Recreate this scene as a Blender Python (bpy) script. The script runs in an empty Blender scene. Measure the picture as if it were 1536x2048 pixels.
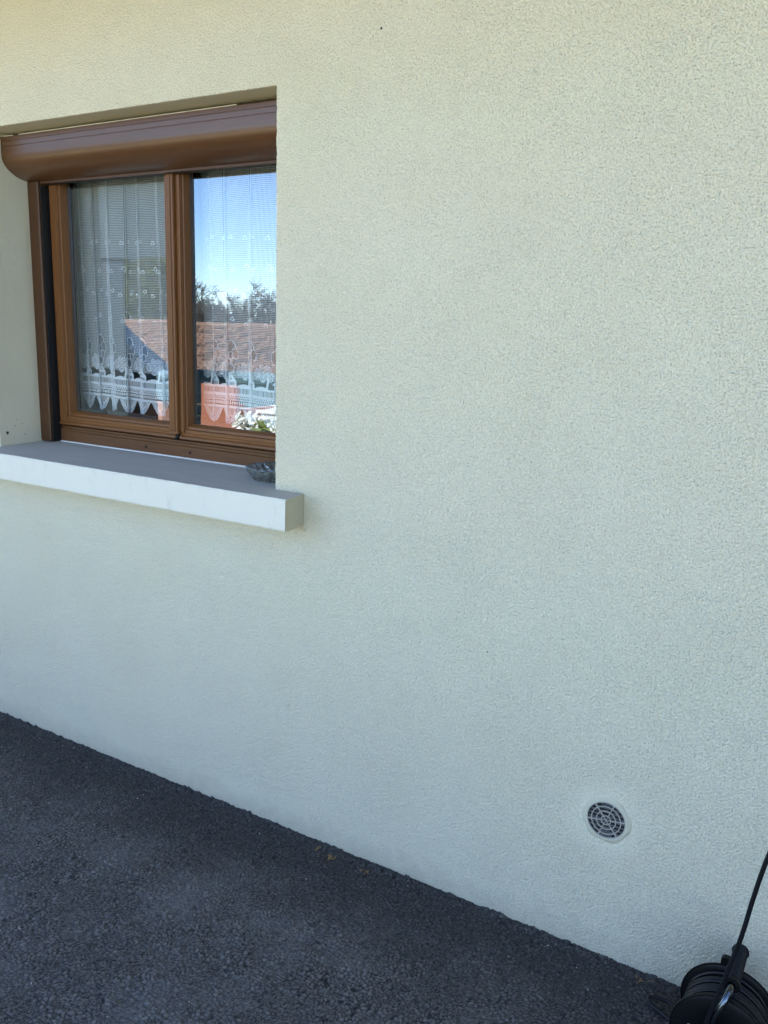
import bpy, math, random
import numpy as np
from mathutils import Vector, Matrix
random.seed(7); rng = np.random.default_rng(7)
S = bpy.context.scene
COL = S.collection

# ------------------------------------------------------------------ camera
cam_d = bpy.data.cameras.new('camera'); cam = bpy.data.objects.new('camera', cam_d); COL.objects.link(cam)
RW = [(0.8550069575, 0.5176906560, 0.0309755916),
      (0.1361078826, -0.1663572494, -0.9766268017),
      (-0.5004375555, 0.8392387326, -0.2126983847)]
r, d, f = map(Vector, RW)
mt = Matrix((r, -d, -f)).transposed().to_4x4(); mt.translation = (0, -1.85, 1.5022)
cam.matrix_world = mt
cam_d.sensor_fit = 'VERTICAL'; cam_d.sensor_height = 24; cam_d.lens = 1691.22 / 2048 * 24
cam_d.clip_start = .02; cam_d.clip_end = 800
S.camera = cam

# ------------------------------------------------------------------ light
SUN_EL, SUN_AZ = math.radians(50), math.radians(22)      # sun stands behind the house, a bit to the right
W = bpy.data.worlds.new('World'); S.world = W; W.use_nodes = True
nt = W.node_tree; bg = nt.nodes['Background']
sky = nt.nodes.new('ShaderNodeTexSky'); sky.sky_type = 'NISHITA'; sky.sun_disc = False
sky.sun_elevation = SUN_EL; sky.sun_rotation = SUN_AZ; sky.air_density = .85; sky.altitude = 1800; sky.dust_density = 0; sky.ozone_density = 1.5
nt.links.new(sky.outputs[0], bg.inputs[0]); bg.inputs[1].default_value = 0.105
sd = bpy.data.lights.new('sun', 'SUN'); sd.energy = 5; sd.angle = math.radians(.5); sd.color = (1, .91, .77)
so = bpy.data.objects.new('sun', sd); COL.objects.link(so)
tosun = Vector((math.sin(SUN_AZ) * math.cos(SUN_EL), math.cos(SUN_AZ) * math.cos(SUN_EL), math.sin(SUN_EL)))
so.rotation_euler = tosun.to_track_quat('Z', 'Y').to_euler(); so.location = (2, 8, 12)
S.view_settings.view_transform = 'Standard'; S.view_settings.look = 'None'
S.view_settings.gamma = 1; S.view_settings.use_curve_mapping = False
S.view_settings.exposure = 2.86
S.cycles.max_bounces = 8; S.cycles.diffuse_bounces = 4; S.cycles.glossy_bounces = 4; S.cycles.transparent_max_bounces = 16

# ------------------------------------------------------------------ helpers
class MB:
    def __init__(s): s.v = []; s.f = []; s.m = []
    def add(s, vs, fs, mi=0):
        o = len(s.v); s.v += [tuple(p) for p in vs]; s.f += [tuple(i + o for i in q) for q in fs]; s.m += [mi] * len(fs); return s
    def box(s, a, b, mi=0):
        x0, y0, z0 = a; x1, y1, z1 = b
        v = [(x, y, z) for z in (z0, z1) for y in (y0, y1) for x in (x0, x1)]
        return s.add(v, [(0, 2, 3, 1), (4, 5, 7, 6), (0, 1, 5, 4), (2, 6, 7, 3), (0, 4, 6, 2), (1, 3, 7, 5)], mi)
    def ext(s, prof, axis, a, b, mi=0, cap=True):
        """extrude a closed 2D profile; axis x: prof=(y,z); axis z: prof=(x,y); axis y: prof=(x,z)"""
        n = len(prof)
        def P(p, t): return {'x': (t, p[0], p[1]), 'z': (p[0], p[1], t), 'y': (p[0], t, p[1])}[axis]
        v = [P(p, a) for p in prof] + [P(p, b) for p in prof]
        fs = [(i, (i + 1) % n, (i + 1) % n + n, i + n) for i in range(n)]
        if cap: fs += [tuple(range(n))[::-1], tuple(range(n, 2 * n))]
        return s.add(v, fs, mi)
    def tube(s, pts, rad, n=8, mi=0, cap=True):
        pts = [Vector(p) for p in pts]; rads = rad if isinstance(rad, (list, tuple)) else [rad] * len(pts)
        v = []; up = None
        for i, p in enumerate(pts):
            t = (pts[min(i + 1, len(pts) - 1)] - pts[max(i - 1, 0)]).normalized()
            if up is None:
                up = t.cross(Vector((0, 0, 1))); up = up.normalized() if up.length > .01 else Vector((1, 0, 0))
            up = (up - t * up.dot(t)).normalized(); w = t.cross(up)
            for k in range(n):
                a = 2 * math.pi * k / n; v.append(p + (up * math.cos(a) + w * math.sin(a)) * rads[i])
        fs = [(i * n + k, i * n + (k + 1) % n, (i + 1) * n + (k + 1) % n, (i + 1) * n + k) for i in range(len(pts) - 1) for k in range(n)]
        if cap: fs += [tuple(range(n))[::-1], tuple(range((len(pts) - 1) * n, len(pts) * n))]
        return s.add(v, fs, mi)
    def lathe(s, prof, c, axis='z', n=32, mi=0, jit=None):
        """prof: (radius, height) list, open; axis direction through c"""
        v = []
        for j, (rr, h) in enumerate(prof):
            for k in range(n):
                a = 2 * math.pi * k / n; q = rr * (jit(j, k) if jit else 1)
                x, y = q * math.cos(a), q * math.sin(a)
                v.append({'z': (c[0] + x, c[1] + y, c[2] + h), 'y': (c[0] + x, c[1] + h, c[2] + y)}[axis])
        fs = [(j * n + k, j * n + (k + 1) % n, (j + 1) * n + (k + 1) % n, (j + 1) * n + k) for j in range(len(prof) - 1) for k in range(n)]
        return s.add(v, fs, mi)
    def build(s, name, mats, parent=None, smooth=False, kind=None, label=None):
        me = bpy.data.meshes.new(name); me.from_pydata(s.v, [], s.f)
        if not isinstance(mats, (list, tuple)): mats = [mats]
        for m in mats: me.materials.append(m)
        if len(mats) > 1: me.polygons.foreach_set('material_index', s.m)
        me.validate(); me.update()
        return link(name, me, parent, smooth, kind, label)

def link(name, me, parent=None, smooth=False, kind=None, label=None):
    if smooth is True: me.polygons.foreach_set('use_smooth', [True] * len(me.polygons))
    elif smooth:
        me.polygons.foreach_set('use_smooth', [True] * len(me.polygons)); me.set_sharp_from_angle(angle=math.radians(smooth))
    o = bpy.data.objects.new(name, me); COL.objects.link(o)
    if parent:
        o.parent = parent; w = Vector((0, 0, 0)); p = parent
        while p: w += p.location; p = p.parent
        o.location = -w
    if kind: o['kind'] = kind
    if label: o['label'] = label
    return o

def thing(name, label, cat, loc=(0, 0, 0), group=None):
    o = bpy.data.objects.new(name, None); COL.objects.link(o); o.location = loc; o.empty_display_size = .1
    return tag(o, label, cat, group)
def tag(o, label, cat, group=None):
    o['label'] = label; o['category'] = cat
    if group: o['group'] = group
    return o

# ------------------------------------------------------------------ materials
def mat(name, col, rough=.6, **k):
    m = bpy.data.materials.new(name); m.use_nodes = True; n = m.node_tree.nodes; L = m.node_tree.links
    b = n['Principled BSDF']; b.inputs['Base Color'].default_value = (*col, 1); b.inputs['Roughness'].default_value = rough
    b.inputs['Specular IOR Level'].default_value = k.get('spec', .4); b.inputs['Metallic'].default_value = k.get('metal', 0)
    tc = n.new('ShaderNodeTexCoord')
    def noise(scale, detail=3, vec=None, rough_=.55):
        t = n.new('ShaderNodeTexNoise'); t.inputs['Scale'].default_value = scale; t.inputs['Detail'].default_value = detail
        t.inputs['Roughness'].default_value = rough_; L.new(vec or tc.outputs['Object'], t.inputs['Vector']); return t.outputs['Fac']
    def ramp(fac, a, b_, ca=(0, 0, 0), cb=(1, 1, 1)):
        t = n.new('ShaderNodeValToRGB'); t.color_ramp.elements[0].position = a; t.color_ramp.elements[1].position = b_
        t.color_ramp.elements[0].color = (*ca, 1); t.color_ramp.elements[1].color = (*cb, 1); L.new(fac, t.inputs[0]); return t.outputs[0]
    def mix(fac, a, b_, mode='MIX'):
        t = n.new('ShaderNodeMix'); t.data_type = 'RGBA'; t.blend_type = mode
        for i, q in ((0, fac), (6, a), (7, b_)):
            if isinstance(q, (int, float)): t.inputs[i].default_value = q
            elif isinstance(q, tuple): t.inputs[i].default_value = (*q, 1)
            else: L.new(q, t.inputs[i])
        return t.outputs[2]
    def math_(op, a, b_=0.):
        t = n.new('ShaderNodeMath'); t.operation = op
        for i, q in ((0, a), (1, b_)):
            if isinstance(q, (int, float)): t.inputs[i].default_value = q
            else: L.new(q, t.inputs[i])
        return t.outputs[0]
    def mapping(scale=(1, 1, 1), rot=(0, 0, 0)):
        t = n.new('ShaderNodeMapping'); t.inputs['Scale'].default_value = scale; t.inputs['Rotation'].default_value = rot
        L.new(tc.outputs['Object'], t.inputs['Vector']); return t.outputs[0]
    def bump(h, dist, strength=1.):
        t = n.new('ShaderNodeBump'); t.inputs['Distance'].default_value = dist; t.inputs['Strength'].default_value = strength
        L.new(h, t.inputs['Height']); L.new(t.outputs[0], b.inputs['Normal'])
    def setc(c): L.new(c, b.inputs['Base Color'])
    var = k.get('var')
    if var:      # simple mottling
        setc(mix(noise(var[0], 4), tuple(c * (1 - var[1]) for c in col), tuple(min(1, c * (1 + var[1])) for c in col)))
    if k.get('bump'): bump(noise(k['bump'][0], 4), k['bump'][1])
    if k.get('fn'): k['fn'](locals())
    return m

def plaster_fn(e):
    n, L, noise, ramp, mix, math_, mapping, bump = (e[x] for x in ('n', 'L', 'noise', 'ramp', 'mix', 'math_', 'mapping', 'bump'))
    mp = mapping((1, 1, 1), (0, .35, 0))
    vo = n.new('ShaderNodeTexVoronoi'); vo.feature = 'SMOOTH_F1'; vo.inputs['Scale'].default_value = 205; vo.inputs['Smoothness'].default_value = .35
    L.new(mp, vo.inputs['Vector'])
    grain = vo.outputs['Distance']
    pits = ramp(noise(250, 3), .28, .42)
    fine = noise(520, 2)
    # smoother, trowelled patch round the vent
    g = n.new('ShaderNodeNewGeometry'); dv = n.new('ShaderNodeVectorMath'); dv.operation = 'DISTANCE'
    L.new(g.outputs['Position'], dv.inputs[0]); dv.inputs[1].default_value = (-.457, 0, .37)
    near = math_('ADD', dv.outputs['Value'], math_('MULTIPLY', noise(14, 3), .07))
    amp = ramp(near, .085, .15, (.55, .55, .55), (1, 1, 1))
    patch = ramp(noise(5, 3), .35, .7, (.86, .86, .86), (1, 1, 1))
    h = math_('ADD', math_('MULTIPLY', grain, -.55), math_('ADD', math_('MULTIPLY', pits, .5), math_('MULTIPLY', fine, .45)))
    h = math_('MULTIPLY', math_('MULTIPLY', h, amp), patch)
    bump(h, .0064)
    c = mix(noise(1.6, 4), (.77, .705, .53), (.79, .735, .58))
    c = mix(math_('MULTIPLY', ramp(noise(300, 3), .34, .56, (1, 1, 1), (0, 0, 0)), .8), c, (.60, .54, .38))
    # brownish weathering in loose blotches
    c = mix(math_('MULTIPLY', ramp(noise(26, 5, None, .7), .58, .74), .16), c, (.46, .38, .26))
    c = mix(math_('MULTIPLY', ramp(noise(3.1, 3), .4, .8), .15), c, (.76, .73, .60))
    # splash-back dirt in the lowest centimetres
    sx = n.new('ShaderNodeSeparateXYZ'); L.new(g.outputs['Position'], sx.inputs[0])
    low = ramp(math_('ADD', sx.outputs[2], math_('MULTIPLY', noise(22, 5), .10)), .05, .13, (1, 1, 1), (0, 0, 0))
    c = mix(math_('MULTIPLY', low, .38), c, (.36, .31, .26))
    ds = n.new('ShaderNodeVectorMath'); ds.operation = 'DISTANCE'; L.new(g.outputs['Position'], ds.inputs[0]); ds.inputs[1].default_value = (-1.345, 0, .985)
    st = ramp(math_('ADD', ds.outputs['Value'], math_('MULTIPLY', noise(20, 4), .08)), .05, .14, (1, 1, 1), (0, 0, 0))
    c = mix(math_('MULTIPLY', st, .30), c, (.50, .42, .26))
    # dirt speckles
    c = mix(math_('MULTIPLY', ramp(noise(75, 4, None, .8), .66, .70), .25), c, (.30, .28, .22))
    e['setc'](c)
M = {}
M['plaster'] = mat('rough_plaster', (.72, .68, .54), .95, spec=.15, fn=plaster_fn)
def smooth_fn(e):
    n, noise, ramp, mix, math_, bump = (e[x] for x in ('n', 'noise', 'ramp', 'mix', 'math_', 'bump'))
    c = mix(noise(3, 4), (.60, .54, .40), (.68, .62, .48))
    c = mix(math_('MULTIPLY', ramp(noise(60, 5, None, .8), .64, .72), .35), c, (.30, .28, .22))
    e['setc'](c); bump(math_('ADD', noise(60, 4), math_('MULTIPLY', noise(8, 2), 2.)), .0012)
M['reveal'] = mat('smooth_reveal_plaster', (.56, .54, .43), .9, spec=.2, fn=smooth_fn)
def sill_fn(e):
    noise, ramp, mix, math_, mapping, bump = (e[x] for x in ('noise', 'ramp', 'mix', 'math_', 'mapping', 'bump'))
    c = mix(noise(5, 5), (.69, .66, .555), (.74, .71, .605))
    c = mix(math_('MULTIPLY', ramp(noise(22, 5, mapping((1, 1, .35)), .7), .56, .70), .28), c, (.48, .46, .38))
    e['setc'](c); bump(noise(140, 3), .0006)
M['sill_white'] = mat('painted_sill', (.78, .79, .76), .75, spec=.25, fn=sill_fn)
M['sill_end'] = mat('cream_sill_end', (.52, .475, .34), .85, var=(30, .08))
def silltop_fn(e):
    noise, ramp, mix, math_, mapping, bump = (e[x] for x in ('noise', 'ramp', 'mix', 'math_', 'mapping', 'bump'))
    v = mapping((1.5, 9, 1))
    c = mix(noise(4, 5, v), (.40, .385, .345), (.50, .485, .44))
    c = mix(math_('MULTIPLY', ramp(noise(30, 5, None, .75), .58, .75), .3), c, (.36, .36, .34))
    e['setc'](c); bump(noise(160, 4), .0008)
M['sill_top'] = mat('weathered_sill_top', (.25, .25, .25), .85, spec=.25, fn=silltop_fn)
def wood(name, a, b_, rough, axis='x', spec=.3):
    def fn(e):
        noise, ramp, mix, math_, mapping, bump = (e[x] for x in ('noise', 'ramp', 'mix', 'math_', 'mapping', 'bump'))
        v = mapping((1.2, 40, 40) if axis == 'x' else (40, 40, 1.2))
        g = noise(7, 5, v, .65)
        e['setc'](mix(ramp(g, .3, .72), a, b_)); bump(g, .0005, .6)
    return mat(name, a, rough, spec=spec, fn=fn)
M['sash_h'] = wood('golden_oak_film_lengthwise', (.120, .044, .012), (.185, .074, .022), .38)
M['sash_v'] = wood('golden_oak_film_upright', (.120, .044, .012), (.185, .074, .022), .38, 'z')
M['frame_h'] = wood('brown_frame_lengthwise', (.105, .042, .014), (.15, .062, .022), .42)
M['frame_v'] = wood('brown_frame_upright', (.08, .031, .012), (.115, .046, .018), .42, 'z')
M['box'] = wood('brown_lacquered_aluminium', (.088, .037, .013), (.112, .048, .018), .34, spec=.5)
M['rail'] = mat('dark_brown_rail', (.075, .029, .010), .45, var=(25, .15))
M['black'] = mat('black_rubber', (.006, .006, .007), .6)
M['hole'] = mat('drain_hole_black', (.003, .003, .003), .9)
M['sealant'] = mat('cream_sealant', (.66, .62, .50), .6, var=(60, .12))
M['caulk'] = mat('white_caulk', (.74, .72, .66), .6, var=(50, .1))
M['room'] = mat('dim_room_wall', (.22, .20, .17), .9, var=(2, .2))
_q = M['box'].node_tree.nodes['Principled BSDF']; _q.inputs['Coat Weight'].default_value = .05; _q.inputs['Coat Roughness'].default_value = .12
M['board'] = wood('interior_oak_board', (.13, .05, .024), (.21, .09, .045), .4)
M['lace'] = mat('white_lace_thread', (.88, .90, .92), .85, spec=.2)
_l = M['lace'].node_tree; _b = _l.nodes['Principled BSDF']
_tr = _l.nodes.new('ShaderNodeBsdfTranslucent'); _tr.inputs[0].default_value = (.8, .83, .86, 1); _mx = _l.nodes.new('ShaderNodeMixShader'); _mx.inputs[0].default_value = .25
_l.links.new(_b.outputs[0], _mx.inputs[1]); _l.links.new(_tr.outputs[0], _mx.inputs[2]); _l.links.new(_mx.outputs[0], _l.nodes['Material Output'].inputs[0])
# double glazing as one sheet: part mirror, part clear
gm = bpy.data.materials.new('window_glass'); gm.use_nodes = True; gn = gm.node_tree; gn.nodes.clear()
go = gn.nodes.new('ShaderNodeOutputMaterial'); gx = gn.nodes.new('ShaderNodeMixShader'); gg = gn.nodes.new('ShaderNodeBsdfGlossy'); gt = gn.nodes.new('ShaderNodeBsdfTransparent')
gg.inputs['Roughness'].default_value = .0; gg.inputs['Color'].default_value = (.74, .87, 1, 1); gt.inputs[0].default_value = (.96, .97, .97, 1)
fr = gn.nodes.new('ShaderNodeFresnel'); fr.inputs[0].default_value = 1.5; fm = gn.nodes.new('ShaderNodeMath'); fm.operation = 'MULTIPLY'; fm.inputs[1].default_value = 3.6; fm.use_clamp = True
geo = gn.nodes.new('ShaderNodeNewGeometry'); inv = gn.nodes.new('ShaderNodeMath'); inv.operation = 'SUBTRACT'; inv.inputs[0].default_value = 1; gn.links.new(geo.outputs['Backfacing'], inv.inputs[1])
f2m = gn.nodes.new('ShaderNodeMath'); f2m.operation = 'MULTIPLY'; gn.links.new(fr.outputs[0], fm.inputs[0]); gn.links.new(fm.outputs[0], f2m.inputs[0]); gn.links.new(inv.outputs[0], f2m.inputs[1]); gn.links.new(f2m.outputs[0], gx.inputs[0]); gn.links.new(gt.outputs[0], gx.inputs[1]); gn.links.new(gg.outputs[0], gx.inputs[2]); gn.links.new(gx.outputs[0], go.inputs[0])
tcg = gn.nodes.new('ShaderNodeTexCoord'); nz = gn.nodes.new('ShaderNodeTexNoise'); nz.inputs['Scale'].default_value = 2.2; bp = gn.nodes.new('ShaderNodeBump'); bp.inputs['Distance'].default_value = .0006
gn.links.new(tcg.outputs['Object'], nz.inputs['Vector']); gn.links.new(nz.outputs[0], bp.inputs['Height']); gn.links.new(bp.outputs[0], gg.inputs['Normal'])
M['glass'] = gm

def asphalt_fn(e):
    n, L, noise, ramp, mix, math_, mapping, bump = (e[x] for x in ('n', 'L', 'noise', 'ramp', 'mix', 'math_', 'mapping', 'bump'))
    at = n.new('ShaderNodeAttribute'); at.attribute_name = 'stone'
    c = mix(at.outputs['Fac'], (.010, .0095, .009), (.235, .218, .202))
    g = n.new('ShaderNodeNewGeometry'); sx = n.new('ShaderNodeSeparateXYZ'); L.new(g.outputs['Position'], sx.inputs[0])
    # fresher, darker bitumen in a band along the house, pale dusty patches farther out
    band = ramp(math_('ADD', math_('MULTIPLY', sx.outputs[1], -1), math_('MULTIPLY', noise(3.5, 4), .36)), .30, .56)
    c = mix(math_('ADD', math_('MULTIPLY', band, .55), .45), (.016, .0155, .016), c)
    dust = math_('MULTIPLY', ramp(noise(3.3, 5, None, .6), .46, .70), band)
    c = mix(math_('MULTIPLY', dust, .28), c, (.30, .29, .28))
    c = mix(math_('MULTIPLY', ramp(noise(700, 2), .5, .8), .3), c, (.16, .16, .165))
    e['setc'](c); bump(noise(650, 3), .0006)
M['asphalt'] = mat('grey_asphalt', (.06, .062, .07), .8, spec=.35, fn=asphalt_fn)
M['lawn'] = mat('lawn', (.17, .19, .06), .95, var=(1.2, .35), bump=(60, .02))
M['bounce_gravel'] = mat('warm_bounce_gravel', (.58, .50, .33), .95, var=(30, .25), bump=(80, .01))  # pale warm colour chosen to bounce sunlight onto the wall
M['blk'] = mat('black_plastic', (.004, .004, .005), .42, var=(50, .4), spec=.22)
M['cable'] = mat('black_cable_sheath', (.007, .007, .009), .36, var=(40, .4), spec=.3)
M['steel'] = mat('chromed_tube', (.13, .15, .18), .2, metal=1)
M['vent_ring'] = mat('vent_collar_plaster', (.56, .52, .385), .8, var=(30, .06), bump=(200, .0006))
M['vent'] = mat('vent_plastic', (.44, .40, .34), .5, var=(40, .08))
M['vent_in'] = mat('vent_inner_slats', (.26, .255, .25), .6)
M['mesh'] = mat('insect_mesh', (.035, .032, .028), .5)
M['crystal'] = bpy.data.materials.new('smoky_cut_glass'); M['crystal'].use_nodes = True
_b = M['crystal'].node_tree.nodes['Principled BSDF']; _b.inputs['Base Color'].default_value = (.42, .45, .43, 1); _b.inputs['Roughness'].default_value = .04; _b.inputs['Transmission Weight'].default_value = .85; _b.inputs['IOR'].default_value = 1.5
M['weed'] = mat('dry_straw', (.36, .20, .06), .9); M['quartz'] = mat('white_chip', (.75, .74, .70), .6)
M['tile'] = mat('weathered_clay_tile', (.21, .125, .09), .85, var=(3.5, .45))
M['tile_dark'] = mat('dark_clay_tile', (.11, .07, .055), .85, var=(5, .4))
M['render'] = mat('blue_grey_render', (.16, .24, .29), .9, var=(2, .1))
M['salmon'] = mat('salmon_render', (.52, .27, .20), .9, var=(2, .12))
M['fascia'] = mat('dark_carport_boards', (.05, .065, .07), .7, var=(3, .2))
M['fascia2'] = mat('dark_screen_boards', (.03, .04, .045), .7, var=(3, .2))
M['fence'] = mat('blue_grey_boards', (.13, .21, .25), .7, var=(4, .15))
M['orange'] = mat('orange_fabric', (.38, .14, .085), .8, var=(6, .1))
M['white'] = mat('white_painted_metal', (.8, .8, .78), .5, var=(5, .05))
M['leaf'] = mat('deep_green_leaf', (.19, .23, .06), .5, var=(8, .4)); M['leaf2'] = mat('olive_leaf', (.38, .38, .12), .6, var=(3, .5))
M['bark'] = mat('bare_grey_bark', (.06, .05, .045), .9, var=(10, .3)); M['petal'] = mat('white_petals', (.80, .80, .76), .7)
M['roofing'] = mat('house_roof_tiles', (.26, .12, .07), .85, var=(3, .3)); M['pot'] = mat('terracotta_pot', (.42, .17, .08), .8, var=(10, .15))
M['warm_soffit'] = mat('warm_bounce_soffit', (.38, .27, .10), .5, var=(3, .12))  # warm colour chosen for its bounce onto the upper wall
M['gutter'] = mat('zinc_gutter', (.35, .36, .38), .4, metal=.8)

# ------------------------------------------------------------------ ground
def gz(y): return 0. if y > -9 else (-2.2 if y < -11 else (y + 9) * 1.1)
g = MB(); ys = [-400, -60, -11, -9, -4.4]; xs = [-400, -40, -15, 0, 15, 40, 400]
v = [(x, y, gz(y)) for y in ys for x in xs]; n = len(xs)
g.add(v, [(j * n + i, j * n + i + 1, (j + 1) * n + i + 1, (j + 1) * n + i) for j in range(len(ys) - 1) for i in range(n - 1)])
g.add([(-400, -4.4, 0), (-400, 400, 0), (400, 400, 0), (400, -4.4, 0), (-9, -4.4, 0), (7, -4.4, 0), (7, 10, 0), (-9, 10, 0)],
      [(0, 4, 7, 1), (1, 7, 6, 2), (2, 6, 5, 3)])
lawn = g.build('lawn_ground', M['lawn']); lawn['kind'] = 'structure'
g = MB().box((-9, -3.0, -.12), (7, -4.4, .002)); yard = g.build('added_bounce_strip', M['bounce_gravel']); yard['kind'] = 'structure'  # unseen pale strip added to bounce warm sunlight onto the wall

# driveway: coarse asphalt, its chippings as relief where the camera is near
def worley(X, Y, cell, seed):
    R = np.random.default_rng(seed); N = 512; jx = R.random((N, N)); jy = R.random((N, N)); val = R.random((N, N)); hv = R.random((N, N))
    cx = np.floor(X / cell).astype(int); cy = np.floor(Y / cell).astype(int)
    f1 = np.full(X.shape, 9.); f2 = np.full(X.shape, 9.); vv = np.zeros(X.shape); hh = np.zeros(X.shape)
    for dx in (-1, 0, 1):
        for dy in (-1, 0, 1):
            a = (cx + dx) % N; b = (cy + dy) % N
            dd = np.hypot(X / cell - (cx + dx + jx[a, b]), Y / cell - (cy + dy + jy[a, b]))
            m = dd < f1
            f2 = np.where(m, f1, np.minimum(f2, dd)); vv = np.where(m, val[a, b], vv); hh = np.where(m, hv[a, b], hh); f1 = np.where(m, dd, f1)
    return f1, f2, vv, hh
x0, x1, y0, y1, st = -3.25, .35, -1.22, .012, .0028
nx, ny = int((x1 - x0) / st) + 1, int((y1 - y0) / st) + 1
X, Y = np.meshgrid(np.linspace(x0, x1, nx), np.linspace(y0, y1, ny))
def vnoise(X, Y, cell, seed):                        # smooth value noise
    G = np.random.default_rng(seed).random((400, 400)) - .5; u, w = X / cell + 150, Y / cell + 150; i, j = np.floor(u).astype(int) % 399, np.floor(w).astype(int) % 399; a, b = u - np.floor(u), w - np.floor(w); a = a * a * (3 - 2 * a); b = b * b * (3 - 2 * b)
    return (G[i, j] * (1 - a) + G[i + 1, j] * a) * (1 - b) + (G[i, j + 1] * (1 - a) + G[i + 1, j + 1] * a) * b
XW = X + .0075 * vnoise(X, Y, .013, 21); YW = Y + .0075 * vnoise(X, Y, .013, 22)
f1, f2, vv, hh = worley(XW, YW, .0100, 3); h1 = np.clip((f2 - f1) * 2.2, 0, 1) ** .6 * (.45 + .55 * hh)
e1, e2, v2, h2 = worley(XW + .3, YW + .7, .0056, 5); sel = np.clip(.5 + 4 * vnoise(X, Y, .028, 31) + 2 * vnoise(X, Y, .16, 32), 0, 1); hs = np.clip((e2 - e1) * 2, 0, 1) ** .6 * h2
pm = np.zeros(X.shape)
for kx, ky, ph, am in ((3.1, 2.2, .4, .5), (7.3, 5.1, 2.1, .35), (1.7, -4.9, 1.1, .4), (13, 9, .2, .2), (-11, 17, 3, .2)): pm += am * np.sin(kx * X + ky * Y + ph)
coarse = np.clip(.5 + .5 * pm, .12, 1)
Z = .0085 * h1 * (.55 + .45 * coarse) * (.25 + .75 * sel) + .0034 * hs * (1.2 - .9 * sel)
edge = np.clip(1 + Y / .03, 0, 1)                    # a ragged lip of bigger lumps against the wall
w1, w2, v3, h3 = worley(X + 1.3, Y * 1.0 + 2, .019, 9)
Z += edge * .007 * np.clip((w2 - w1) * 1.7, 0, 1) ** .5 * h3 + edge * .003
Z += .004 * pm * .5 * np.clip(-Y / .3, 0, 1)
Z -= Z.mean() * .5
rim = np.minimum(np.minimum((X - x0), (x1 - X)), (Y - y0)); Z = np.where(rim < .02, Z * np.clip(rim / .02, 0, 1) - .001 * (rim < .001), Z)
me = bpy.data.meshes.new('driveway_chippings')
co = np.stack([X, Y, Z], -1).reshape(-1, 3); me.vertices.add(len(co)); me.vertices.foreach_set('co', co.ravel().astype(np.float32))
idx = np.arange(nx * ny).reshape(ny, nx); q = np.stack([idx[:-1, :-1], idx[:-1, 1:], idx[1:, 1:], idx[1:, :-1]], -1).reshape(-1, 4)
me.loops.add(q.size); me.loops.foreach_set('vertex_index', q.ravel()); me.polygons.add(len(q))
me.polygons.foreach_set('loop_start', np.arange(0, q.size, 4)); me.polygons.foreach_set('loop_total', np.full(len(q), 4)); me.update(calc_edges=True)
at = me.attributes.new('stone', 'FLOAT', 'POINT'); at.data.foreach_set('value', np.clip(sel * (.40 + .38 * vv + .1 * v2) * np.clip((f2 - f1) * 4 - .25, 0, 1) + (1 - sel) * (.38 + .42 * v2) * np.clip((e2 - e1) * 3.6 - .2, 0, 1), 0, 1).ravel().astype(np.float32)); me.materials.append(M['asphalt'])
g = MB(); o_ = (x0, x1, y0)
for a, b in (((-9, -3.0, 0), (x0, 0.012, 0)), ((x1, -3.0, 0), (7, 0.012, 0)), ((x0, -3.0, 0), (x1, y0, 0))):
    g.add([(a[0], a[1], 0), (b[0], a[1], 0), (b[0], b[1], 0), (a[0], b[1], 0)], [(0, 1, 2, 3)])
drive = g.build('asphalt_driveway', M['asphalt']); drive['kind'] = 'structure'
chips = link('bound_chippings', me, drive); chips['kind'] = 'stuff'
# pale chips lying on it
g = MB()
for i in range(110):
    x, y = random.uniform(-2.7, -.3), -random.random() ** 1.3 * .85 - .015; s_ = random.uniform(.0008, .0024)
    vv_ = [(x + random.uniform(-1, 1) * s_, y + random.uniform(-1, 1) * s_, .0035 + random.uniform(-.3, 1) * s_) for _ in range(6)]
    g.add(vv_, [(0, 1, 2), (0, 2, 3), (0, 3, 4), (0, 4, 5), (0, 5, 1), (1, 2, 4), (2, 5, 3)])
o = g.build('pale_grit', M['quartz'], kind='stuff'); tag(o, 'tiny white stone chips scattered over the dark asphalt', 'grit')
g = MB()
for cx, cy, k in ((-1.21, -.055, 13), (-1.095, -.05, 6), (-1.27, -.045, 4), (-.33, -.03, 4)):
    for i in range(k):
        a = random.uniform(0, 6.28); l = random.uniform(.006, .02); x = cx + random.uniform(-.012, .012); y = cy + random.uniform(-.008, .008); z = .006 + random.uniform(0, .005)
        g.tube([(x, y, z), (x + math.cos(a) * l * .5, y + math.sin(a) * l * .5, z + .004), (x + math.cos(a) * l, y + math.sin(a) * l, z + random.uniform(-.002, .005))], [.0006, .0008, .0003], 4)
o = g.build('dry_plant_litter', M['weed'], kind='stuff'); tag(o, 'wisps of dry orange straw on the asphalt at the foot of the wall', 'plant litter')

# ------------------------------------------------------------------ house
XL, XR, ZB, ZT = -2.691, -1.461, 1.05, 2.098
house = thing('house', 'house wall in rough cream plaster with a brown window and white sill', 'house', (-1, 3.5, 0))
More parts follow.
